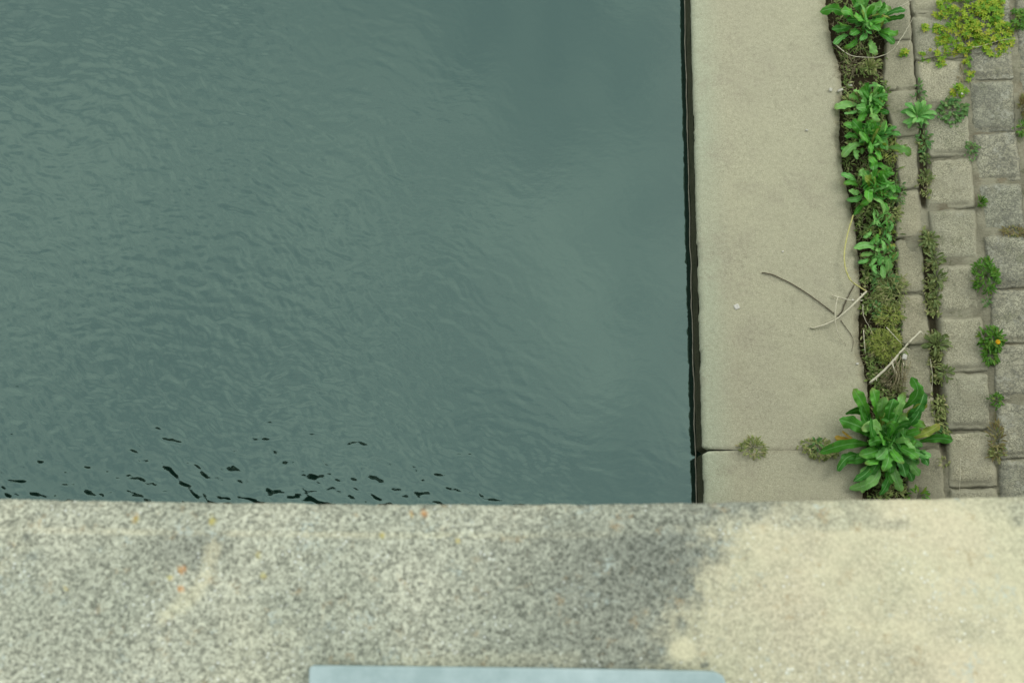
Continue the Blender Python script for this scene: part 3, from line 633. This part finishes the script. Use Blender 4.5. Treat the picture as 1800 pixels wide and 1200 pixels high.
dock('leafy_weed', 'plant', 'pale green weed with notched leaves beside the bent yellow stem', 1548, 448,
     [(1500, 436, .03, .1, 'dock_pale'), (1512, 450, .03), (1508, 462, .02), (1528, 468, .04), (1562, 462, .05), (1578, 448, .03), (1540, 482, .05), (1553, 490, .05), (1560, 478, .07, .1, 'rose_green')], n=24, length=(18, 32), pale=.6, h=.07, wr=.36, mats=('rose_green', 'dock_pale'), a0=.8)

def rosette(name, label, cu, cv, n, length,  m='rose', wr=.20, h=.03, squash=1.0, stretch=1.0, prof=prof_spoon, cat='weed', base=0.0, group=None, lob=0.0):
    c = at(cu, cv, base); root = empty(name, c, label, cat, group); n = int(n * 1.5)
    for i in range(n):
        a = i * 2.399 + random.uniform(-.35, .35); k = (i + .5) / n; L = random.uniform(*length) * 1.12 * PX * (1 - .45 * k)
        dd = Vector((math.cos(a) * squash, math.sin(a) * stretch, 0)); b = c + dd * .006; b.z += .004 + .008 * k; e = c + dd * L
        e.z = max(ground_z(e.x, e.y) + .006, ground_z(e.x, e.y) + h * (.25 + k)) + random.uniform(0, .008)
        leaf(root, b, e, L * .18, L * wr * random.uniform(.85, 1.3), random.uniform(.1, .3), .2, m, prof, ns=8, nc=5, lobes=lob)
    return root
def herb(name, label, cu, cv, ru, rv, n, m='herb', size=(5, 9), wr=.5, h=.05, cat='weed', base=0.0, rot=0.0, stems=8, kind='tuft', group=None):
    """many tiny leaves over an ellipse of the photograph"""
    c = at(cu, cv, base); root = empty(name, c, label, cat, group); bag = Bag(); st = Bag()
    for i in range(n):
        a = random.random() * 6.283; r = math.sqrt(random.random()) * (.62 + .62 * float(vnoise(3 + 1.6 * math.cos(a) + cu, 5 + 1.6 * math.sin(a) + cv, 3)))
        if random.random() > .25 and float(fbm(np.array(r * math.cos(a) * ru * .11 + cu), np.array(r * math.sin(a) * rv * .11 + cv), 9, 3)) < (.49 if kind == 'whorl' and ru > 40 else .43): continue
        x, y = r * math.cos(a) * ru, r * math.sin(a) * rv; x, y = x * math.cos(rot) - y * math.sin(rot), x * math.sin(rot) + y * math.cos(rot)
        top = h * (1 - .75 * r * r) * random.uniform(.25, 1.0)
        L = random.uniform(*size) * PX; aa = math.atan2(-y, x) + random.gauss(0, .9)
        if kind == 'tuft':
            p = at(cu + x, cv + y, base); p.z += top
            e = p + Vector((math.cos(aa) * L, math.sin(aa) * L, random.uniform(-.35, .5) * L)); bag.leaf(p, e, L * wr, random.uniform(-.05, .25))
        elif kind == 'whorl':
            p = at(cu + x, cv + y, base); p.z += top
            rw = random.random()
            for q in range(5):
                ab = aa + q * 1.257; e = p + Vector((math.cos(ab) * L, math.sin(ab) * L, random.uniform(-.3, .35) * L)); bag.leaf(p, e, L * wr, .05, r=min(1, max(0, rw + random.gauss(0, .12))))
        else:   # blades from the ground outwards
            p = at(cu + x * .35, cv + y * .35, base); e = at(cu + x, cv + y, base); e.z += top; bag.leaf(p, e, L * wr, random.uniform(.1, .4))
    bag.build('foliage', m, root)
    for i in range(stems):
        a = random.random() * 6.283; r = random.uniform(.5, .95); x, y = r * math.cos(a) * ru, r * math.sin(a) * rv
        p = at(cu + x * .1, cv + y * .1, base); e = at(cu + x, cv + y, base); e.z += h * .4; mid = (p + e) / 2 + Vector((random.gauss(0, .006), random.gauss(0, .006), h * .5))
        st.tube([p, mid, e], .0014, .0009, 4)
    if stems: st.build('stem', 'stem', root)
    return root

SP = 'spurge_weed'
herb(SP, 'large mass of yellow green spurge covering the blocks at the top', 1714, 34, 72, 72, 1100, 'spurge', (4, 7), .55, .06, kind='whorl', stems=30)
herb(SP, 'small yellow green sprig on the block corner, left of the spurge mass', 1625, 52, 9, 9, 12, 'spurge', (4, 6), .55, .03, kind='whorl', stems=3)
herb(SP, 'yellow sprig trail hanging below the spurge mass toward the dark joint', 1638, 104, 30, 15, 34, 'spurge', (4, 7), .55, .03, kind='whorl', rot=.2, stems=6)
herb(SP, 'two yellow green leaf tufts on the narrow blocks, left of the dark joint', 1586, 94, 13, 6, 14, 'spurge', (4, 7), .55, .03, kind='whorl', stems=2)
herb(SP, 'yellow green sprig between blocks just under the spurge mass', 1702, 118, 10, 28, 26, 'spurge', (4, 7), .55, .03, kind='whorl', stems=4)
herb(SP, 'bright sprig above the round leaved creeping weed', 1684, 160, 13, 10, 34, 'spurge', (5, 7), .55, .04, kind='whorl', stems=4)
herb(SP, 'yellow green sprig by the frame edge, right of the spurge mass', 1788, 36, 18, 24, 44, 'bright', (5, 8), .5, .05, kind='whorl', stems=4)
herb('creeping_weed', 'round leaved blue green creeping weed spread over a block corner', 1673, 196, 30, 21, 210, 'herb', (6, 9), .7, .035)
rosette('leafy_weed', 'leafy weed filling the gap between narrow and wide blocks, left of the creeping weed', 1611, 206, 20, (22, 36), 'dock_pale', .36, .06, prof=prof_dock)
herb('creeping_weed', 'small leaf tuft growing at the bottom end of the open dark joint', 1614, 168, 9, 22, 42, 'herb', (7, 12), .35, .03)
herb('creeping_weed', 'narrow string of small leaves below the leafy gap weed', 1622, 246, 10, 30, 70, 'herb', (7, 12), .4, .03)
rosette('rosette_weed', 'tiny olive rosette in the dark gap beside the narrow tan block', 1624, 282, 12, (9, 14), 'rose', .4)
rosette('rosette_weed', 'yellowish rosette standing on dark soil in the block gap', 1625, 312, 14, (11, 17), 'rose', .38, .04)
herb('dry_tuft', 'dry brown tuft at the lower end of the yellowish rosette', 1626, 334, 9, 9, 40, 'dry', (7, 12), .12, .02, kind='blades', stems=0)
rosette('rosette_weed', 'pale olive rosette in the gap beside the smooth grey block', 1631, 423, 18, (14, 22), 'rose', .3, .04, stretch=1.1)
rosette('rosette_weed', 'starry olive rosette of pointed leaves below the pale olive one', 1640, 458, 18, (13, 21), 'rose', .24, .04)
rosette('rosette_weed', 'upper, denser half of the long olive weed tuft between blocks', 1645, 491, 22, (12, 20), 'rose', .26, .05, stretch=1.2)
rosette('rosette_weed', 'lower, narrow tail of the long olive weed tuft between blocks', 1642, 525, 16, (10, 17), 'rose', .3, .04, squash=.8, stretch=1.4)
rosette('rosette_weed', 'greyish green rosette with spreading leaves left of the orange flower', 1643, 606, 24, (18, 29), 'rose', .24, .05)
rosette('rosette_weed', 'small yellow green rosette hanging over the dark gap', 1658, 655, 14, (14, 20), 'rose', .3, .04)
herb('dry_tuft', 'withered seedy tuft in the gap above the largest rosette', 1650, 712, 14, 18, 150, 'herb_dull', (5, 9), .4, .03)
herb('creeping_weed', 'bright small leaved tuft where three blocks meet near the top', 1706, 264, 11, 14, 70, 'herb', (5, 8), .5, .03)
herb('grass_tuft', 'fresh green spiky tuft between two lichen covered blocks', 1723, 355, 15, 15, 95, 'bright', (9, 14), .16, .05, kind='blades', stems=0)
herb('grass_tuft', 'bushy bright green weed beside a rough lichen block', 1732, 488, 20, 28, 330, 'bright', (7, 13), .25, .06)
herb('grass_tuft', 'tiny sprout in the joint under the bushy bright weed', 1732, 530, 5, 6, 20, 'herb', (5, 8), .4, .02, stems=0)
fl = herb('flowering_weed', 'dark green leafy weed with a single round yellow orange flower', 1740, 598, 19, 20, 210, 'bright', (8, 14), .3, .06, stems=6)
bag = Bag()
for (uu, vv) in ((0, 0),):
    p0 = at(1740, 628, .0)
for i in range(110):
    a = random.random() * 6.28; r = math.sqrt(random.random()); p = at(1741 + 10 * r * math.cos(a), 622 + 15 * r * math.sin(a), .01); L = random.uniform(7, 12) * PX
    bag.leaf(p, p + Vector((math.cos(a) * L, -math.sin(a) * L, random.uniform(0, .4) * L)), L * .3, .2)
bag.build('foliage', 'bright', fl)
fb = Bag(); fc = at(1754, 601, .075)
for ring, (n, r) in enumerate(((16, .0155), (14, .012), (10, .008))):
    for i in range(n):
        a = (i + ring * .5) / n * 6.283; d = Vector((math.cos(a), math.sin(a), .12 + .35 * ring)); fb.leaf(fc + d * .001 + Vector((0, 0, .001 * ring)), fc + d * r, .0055, .1)
fb.build('flower', 'petal', fl)
sb = Bag(); sb.tube([at(1741, 606, .0), at(1749, 604, .04), fc], .0016, .0014, 5); sb.build('flower_stem', 'stem', fl)
herb('creeping_weed', 'small orange tinged green weed above the long reddish gap weed', 1749, 704, 11, 12, 60, 'bright', (6, 9), .35, .03)
herb('dry_tuft', 'long narrow gap weed of dry reddish and green blades', 1750, 775, 12, 34, 150, 'rusty', (8, 14), .18, .03)
herb('grass_tuft', 'fresh green end of the long narrow gap weed, just above the ledge', 1750, 800, 11, 12, 70, 'herb_dull', (7, 12), .28, .03)
herb('dry_tuft', 'rusty brown grass tuft at the right edge of the view', 1797, 190, 17, 30, 190, 'rusty', (9, 15), .12, .06, kind='blades', stems=0)
herb('creeping_weed', 'green sprig under the rusty grass tuft', 1795, 226, 12, 12, 60, 'bright', (7, 11), .35, .03)
herb('dry_tuft', 'patch of reddish moss and dead stems between two lichen blocks', 1786, 408, 26, 9, 160, 'rusty', (4, 8), .3, .012, stems=0)
herb('dry_tuft', 'thin dry tuft in the joint left of the lichen blocks', 1688, 133, 9, 20, 60, 'dry', (8, 14), .1, .02, kind='blades', stems=0)
herb('leafy_weed', 'flat green leaves lying on the silt right of the largest rosette', 1657, 762, 11, 9, 30, 'herb', (8, 12), .4, .02, stems=0)
herb('grass_tuft', 'bright green leaf tuft peeking over the bridge ledge', 1611, 869, 14, 7, 24, 'bright', (10, 18), .3, .03, stems=0)
herb('dry_tuft', 'faded little tuft on the silt below the largest rosette leaves', 1658, 812, 9, 8, 30, 'herb_dull', (5, 9), .25, .015, stems=0)
bag = Bag()
for i in range(1500):
    v = random.choice((random.uniform(245, 345), random.uniform(400, 555), random.uniform(400, 555), random.uniform(585, 770), random.uniform(585, 770))); a0_, b0_ = e1R(v) - 2, e2L(v) + 3
    u = random.uniform(a0_, b0_)
    if float(vnoise(np.array(3.), np.array(v * .06), 15)) < .35: continue
    p = at(u, v, -.012 + random.random() * .02); a = random.random() * 6.28; L = random.uniform(4, 11) * PX
    bag.leaf(p, p + Vector((math.cos(a) * L, math.sin(a) * L, random.uniform(0, .6) * L)), L * random.uniform(.2, .4), .1)
o = bag.build('joint_weeds', 'herb_dull'); tag(o, 'low olive weeds filling the dark gap between the first two block rows', kind='stuff')
# weeds at the joint of the quay
herb('grass_tuft', 'lone little grassy tuft growing out of the quay joint', 1323, 786, 22, 17, 190, 'herb_dull', (6, 11), .22, .045)
herb('creeping_weed', 'low mat of grey green weed in the quay joint, touching the largest rosette', 1441, 790, 34, 17, 420, 'herb_dull', (5, 8), .45, .035, rot=.12)
herb('creeping_weed', 'fresh leaf tuft rising from the low joint mat', 1432, 779, 9, 9, 24, 'herb', (7, 11), .5, .05, stems=0)
# weeds in the soil strip
D = -.012
herb('dry_tuft', 'olive and straw coloured spiky tuft under the top plant', 1529, 119, 26, 22, 180, 'herb_dull', (12, 20), .10, .06, base=D, kind='blades', stems=0)
herb('grass_tuft', 'olive seedling carpet between the leafy clumps', 1500, 186, 18, 26, 110, 'herb_dull', (8, 14), .15, .03, base=D, kind='tuft', stems=0)
herb('grass_tuft', 'yellowish stalky growth at the right side of the second dense clump', 1560, 268, 18, 20, 110, 'moss', (8, 14), .14, .05, base=D)
herb('grass_tuft', 'seedy olive sprigs right under the lowest dense clump', 1562, 376, 22, 14, 150, 'herb_dull', (6, 10), .3, .05, base=D)
herb('grass_tuft', 'fringe of low sprouts along the right border of the soil strip', 1578, 345, 12, 26, 120, 'herb', (6, 10), .35, .04, base=D)
herb('tangled_weed', 'tangled olive green weed in the middle of the soil strip', 1564, 512, 32, 34, 700, 'herb_dull', (7, 13), .13, .07, base=D, stems=20)
herb('tangled_weed', 'green upper fringe of the tangled weed', 1553, 496, 22, 16, 200, 'herb', (7, 12), .25, .08, base=D)
herb('tangled_weed', 'narrow waist of wiry green weed between the tangled and the mossy one', 1560, 556, 24, 20, 360, 'moss', (6, 11), .14, .06, base=D)
herb('creeping_weed', 'few grey round leaves at the left border of the soil strip', 1537, 545, 8, 14, 26, 'herb', (6, 9), .55, .05, base=D, stems=3)
herb('mossy_weed', 'round yellow green mossy cushion of wiry stems', 1556, 606, 29, 27, 1000, 'moss', (6, 11), .13, .07, base=D, stems=24)
herb('dry_tuft', 'heap of straw and dead stems above the largest rosette', 1568, 668, 28, 30, 260, 'dry', (20, 34), .06, .06, base=D, kind='blades', stems=0)
herb('grass_tuft', 'green shoots growing through the straw heap', 1575, 684, 20, 10, 80, 'herb_dull', (10, 18), .14, .07, base=D, kind='blades', stems=0)
herb('grass_tuft', 'thin sprouts in the dark soil beside the ledge', 1573, 862, 20, 8, 90, 'herb_dull', (6, 10), .2, .03, base=D, stems=0)

# scattered dead blades on the soil: nobody could count them
bag = Bag()
for i in range(2200):
    v = random.uniform(-420, 930); l = np.interp(v, [p[1] for p in R_EDGE], [p[0] for p in R_EDGE]) + min(v, 0) * .08; r = e1L(v)
    u = random.uniform(l - 3, r + 5); p = at(u, v, -.035 + random.uniform(0, .03)); a = random.random() * 6.28; L = random.uniform(5, 26) * PX
    bag.leaf(p, p + Vector((math.cos(a) * L, math.sin(a) * L, random.uniform(-.05, .15) * L)), random.uniform(.0012, .003), random.uniform(-.05, .12))
o = bag.build('dry_grass', 'dry'); tag(o, 'loose dead grass blades scattered on the dark soil strip', kind='stuff')
bag = Bag()
for i in range(13000):
    v = random.uniform(-420, 930); l = np.interp(v, [p[1] for p in R_EDGE], [p[0] for p in R_EDGE]) + min(v, 0) * .08; r = e1L(v)
    dens = float(fbm(np.array(v * .03), np.array(4.), 77, 3)); u = random.uniform(l + 1, r + 2)
    if random.random() > (1.0 if 140 < v < 420 or 470 < v < 700 else .55) or float(vnoise(np.array(u * .07), np.array(v * .07), 55)) < .33: continue
    p = at(u, v, -.05 + random.uniform(0, .02)); a = random.random() * 6.28; L = random.uniform(4, 12) * PX; p.z += random.random() ** 2 * .05
    bag.leaf(p, p + Vector((math.cos(a) * L, math.sin(a) * L, random.uniform(0, .8) * L)), L * random.uniform(.18, .4), .1)
o = bag.build('ground_cover', 'cover'); tag(o, 'low olive seedlings covering the dark soil strip', kind='stuff')

# ------------------------------------------------------------------ twigs, stalks, chips
def twig(label, pts, r, m='twig', name='twig', cat='twig', r1=None, sub=5):
    """pts: (u, v, height above the surface)"""
    w = [at(u, v, h) for u, v, h in pts]; out = []
    for i in range(len(w) - 1):
        a, b, c, d = w[max(i - 1, 0)], w[i], w[i + 1], w[min(i + 2, len(w) - 1)]
        for k in range(sub):
            t = k / sub; q = .5 * ((2 * b) + (c - a) * t + (2 * a - 5 * b + 4 * c - d) * t * t + (3 * b - a - 3 * c + d) * t ** 3)
            out.append(q + Vector((random.gauss(0, .0006), random.gauss(0, .0006), 0)))
    out.append(w[-1]); bag = Bag(); bag.tube(out, r, r * .45 if r1 is None else r1, 6)
    for q in out[2::6]:
        d = Vector((random.gauss(0, 1), random.gauss(0, 1), .4)).normalized(); bag.tube([q, q + d * r * 2.6], r * .7, r * .3, 5)
    o = bag.build(name, m, None, out[len(out) // 2].copy()); return tag(o, label, cat)
twig('pale forked twig lying on the quay, its thick end by the bent yellow stem', [(1523, 512, .04), (1500, 535, .05), (1470, 561, .035), (1445, 572, .02), (1427, 577, .006)], .0066, r1=.0042)
twig('long bent white and yellow stem hanging from the plants onto the quay', [(1500, 378, .03), (1493, 400, .03), (1487, 425, .03), (1484, 448, .035), (1486, 470, .04), (1492, 487, .045), (1500, 497, .05), (1523, 512, .04)], .0048, 'twig_y', r1=.004)
twig('thin pale twig crossing the forked twig', [(1473, 521, .045), (1469, 540, .05), (1468, 562, .045), (1473, 585, .03), (1480, 598, .015), (1488, 607, .004)], .0036)
twig('straight thin pale twig lying level across the quay edge', [(1462, 519, .012), (1480, 524, .018), (1497, 528, .022), (1517, 528, .02)], .0036, r1=.0026)
twig('long thin dark twig curving over the middle of the quay', [(1339, 479, .006), (1358, 483, .006), (1388, 497, .006), (1413, 512, .006), (1432, 525, .006), (1452, 540, .006), (1468, 552, .006)], .0036, 'twig_d', r1=.0030)
twig('short dark branch lying under the pale forked twig', [(1472, 556, .004), (1480, 547, .006), (1487, 530, .008), (1494, 515, .008), (1502, 500, .006)], .0042, 'twig_d', r1=.003)
twig('hair thin dark twig pointing down the quay from the crossing', [(1478, 563, .004), (1488, 577, .005), (1498, 592, .005), (1500, 604, .004), (1497, 617, .004)], .002, 'twig_d')
twig('thick straw stalk lying across the straw heap', [(1529, 673, .07), (1560, 645, .09), (1582, 620, .09), (1600, 600, .07), (1618, 582, .05)], .0072, r1=.005, name='straw_stalk', cat='stalk')
twig('thin straw stalk crossing over the thick one', [(1558, 575, .05), (1572, 590, .06), (1586, 605, .06), (1600, 615, .04)], .0025, name='straw_stalk', cat='stalk')
twig('wiry dead stem looping in the dark left border of the soil strip', [(1517, 535, .02), (1518, 555, .03), (1527, 572, .03), (1533, 583, .02)], .002, name='straw_stalk', cat='stalk')
twig('upright curved dead stem in the soil beside the mossy cushion', [(1518, 580, .02), (1519, 600, .03), (1521, 622, .02)], .003, name='straw_stalk', cat='stalk')
twig('short pale stick beside the white scrap', [(1588, 637, .02), (1587, 650, .025), (1586, 664, .02)], .0045, r1=.004)
twig('flat bent straw piece left of the short pale stick', [(1569, 636, .04), (1571, 648, .05), (1578, 660, .04)], .0055, r1=.004, name='straw_stalk', cat='stalk')
twig('long dry stem arching below the top plant to the dark joint', [(1464, 74, .02), (1480, 88, .05), (1497, 98, .06), (1520, 101, .06), (1545, 100, .05), (1565, 91, .05), (1574, 82, .05)], .0028, name='straw_stalk', cat='stalk')
twig('slanting dry stem leaning over the narrow blocks at the top', [(1576, 80, .05), (1588, 62, .05), (1598, 45, .05), (1604, 34, .04)], .0026, name='straw_stalk', cat='stalk')
twig('pale dead stem slanting into the top corner joint', [(1572, 16, .03), (1590, 8, .05), (1612, -6, .04)], .003, name='straw_stalk', cat='stalk')
twig('thin wavy stem on the blocks beside the slanting dry one', [(1594, 90, .01), (1600, 72, .02), (1603, 50, .02)], .0016, name='straw_stalk', cat='stalk')
twig('dry stem trailing from the spurge mass over the lichen blocks', [(1693, 81, .02), (1715, 83, .03), (1740, 77, .03), (1765, 70, .02), (1798, 69, .02)], .0022, name='straw_stalk', cat='stalk')
twig('brown stem below the spurge mass crossing the yellow sprigs', [(1612, 108, .02), (1645, 100, .03), (1690, 94, .03), (1722, 94, .02), (1746, 80, .02)], .0022, 'twig_d', name='straw_stalk', cat='stalk')
twig('dangling dead root running down the gap under the greyish rosette', [(1635, 630, .02), (1638, 650, .02), (1639, 672, .015), (1636, 692, .01)], .002, name='straw_stalk', cat='stalk')
twig('dead stalk beside the largest rosette on its right side', [(1612, 736, .03), (1622, 743, .03), (1636, 748, .02), (1654, 749, .02)], .0028, name='straw_stalk', cat='stalk')
twig('thin upright blade lying on the lowest block of the second row', [(1689, 806, .03), (1688, 835, .03), (1686, 868, .03)], .0016, name='straw_stalk', cat='stalk')
for i in range(14):   # loose dead stems at the strip's upper part
    pass
bag = Bag(); c0 = at(1578, 640, .02)
for i in range(30):
    u2, v2 = random.uniform(1535, 1592), random.uniform(668, 708); e = at(u2, v2, random.uniform(.0, .04)); b = c0 + Vector((random.gauss(0, .03), random.gauss(0, .03), random.uniform(0, .03)))
    bag.tube([b, (b + e) / 2 + Vector((random.gauss(0, .012), 0, .03)), e], .002, .001, 4)
o = bag.build('dry_tuft', 'dry', None, c0.copy()); tag(o, 'fan of dead straw stems running down to the largest rosette', 'dry weed')
bag = Bag(); c = at(1500, 118, -.03)
for i in range(26):
    a = random.uniform(1.9, 4.6); L = random.uniform(22, 48) * PX; p = c + Vector((random.gauss(0, .02), random.gauss(0, .02), 0)); e = p + Vector((math.cos(a) * L, math.sin(a) * L * .8, random.uniform(.0, .05)))
    bag.tube([p, (p + e) / 2 + Vector((random.gauss(0, .006), random.gauss(0, .006), .03)), e], .0013, .0007, 4)
o = bag.build('dry_tuft', 'dry', None, c.copy()); tag(o, 'spray of thin dead stems spreading over dark soil near the white chips', 'dry weed')

def chip(label, cu, cv, r, m, h=.01, name='stone_chip', cat='stone', sq=(1, .7, .6)):
    import bmesh
    bm = bmesh.new(); bmesh.ops.create_icosphere(bm, subdivisions=2, radius=1)
    for v in bm.verts:
        v.co = Vector([max(-.62, min(.62, c + random.gauss(0, .05))) for c in v.co]); v.co = Vector((v.co.x * r * sq[0], v.co.y * r * sq[1], v.co.z * r * sq[2])) * 1.5
    me = bpy.data.meshes.new(name); bm.to_mesh(me); bm.free(); o = link(name, me, M[m], None, False)
    p = at(cu, cv, h); o.location = p; o.rotation_euler.z = random.uniform(-.5, .5); return tag(o, label, cat)
chip('small pale stone chip on the quay, left of the pair beside a leafy clump', 1460, 158, .012, 'stone', .006, sq=(.8, 1, .6))
chip('broad pale stone chip on the quay edge, right of the pair', 1477, 159, .014, 'stone', .006, sq=(1.3, .6, .6))
chip('pale chip lying just inside the soil strip above the leafy clump', 1494, 150, .011, 'stone', -.02, sq=(1.2, .7, .6))
chip('white scrap lying beside the straw heap', 1590, 627, .015, 'white', .02, sq=(.85, 1.1, .4))
chip('round white fleck in the middle of the quay', 1295, 539, .016, 'white', .001, sq=(1, 1, .3))
chip('tiny white pebble on the quay just under the level twig', 1499, 527, .006, 'white', .004)
chip('tiny white pebble on the quay near the thick straw stalk', 1507, 639, .007, 'white', .003)
chip('tiny pale pebble in the upper right of the quay', 1418, 229, .008, 'stone', .002)
chip('pale grain on the quay above the long dark twig', 1376, 442, .006, 'white', .002)
chip('tiny white pebble on the block under the bright sprig', 1691, 165, .007, 'white', .03)
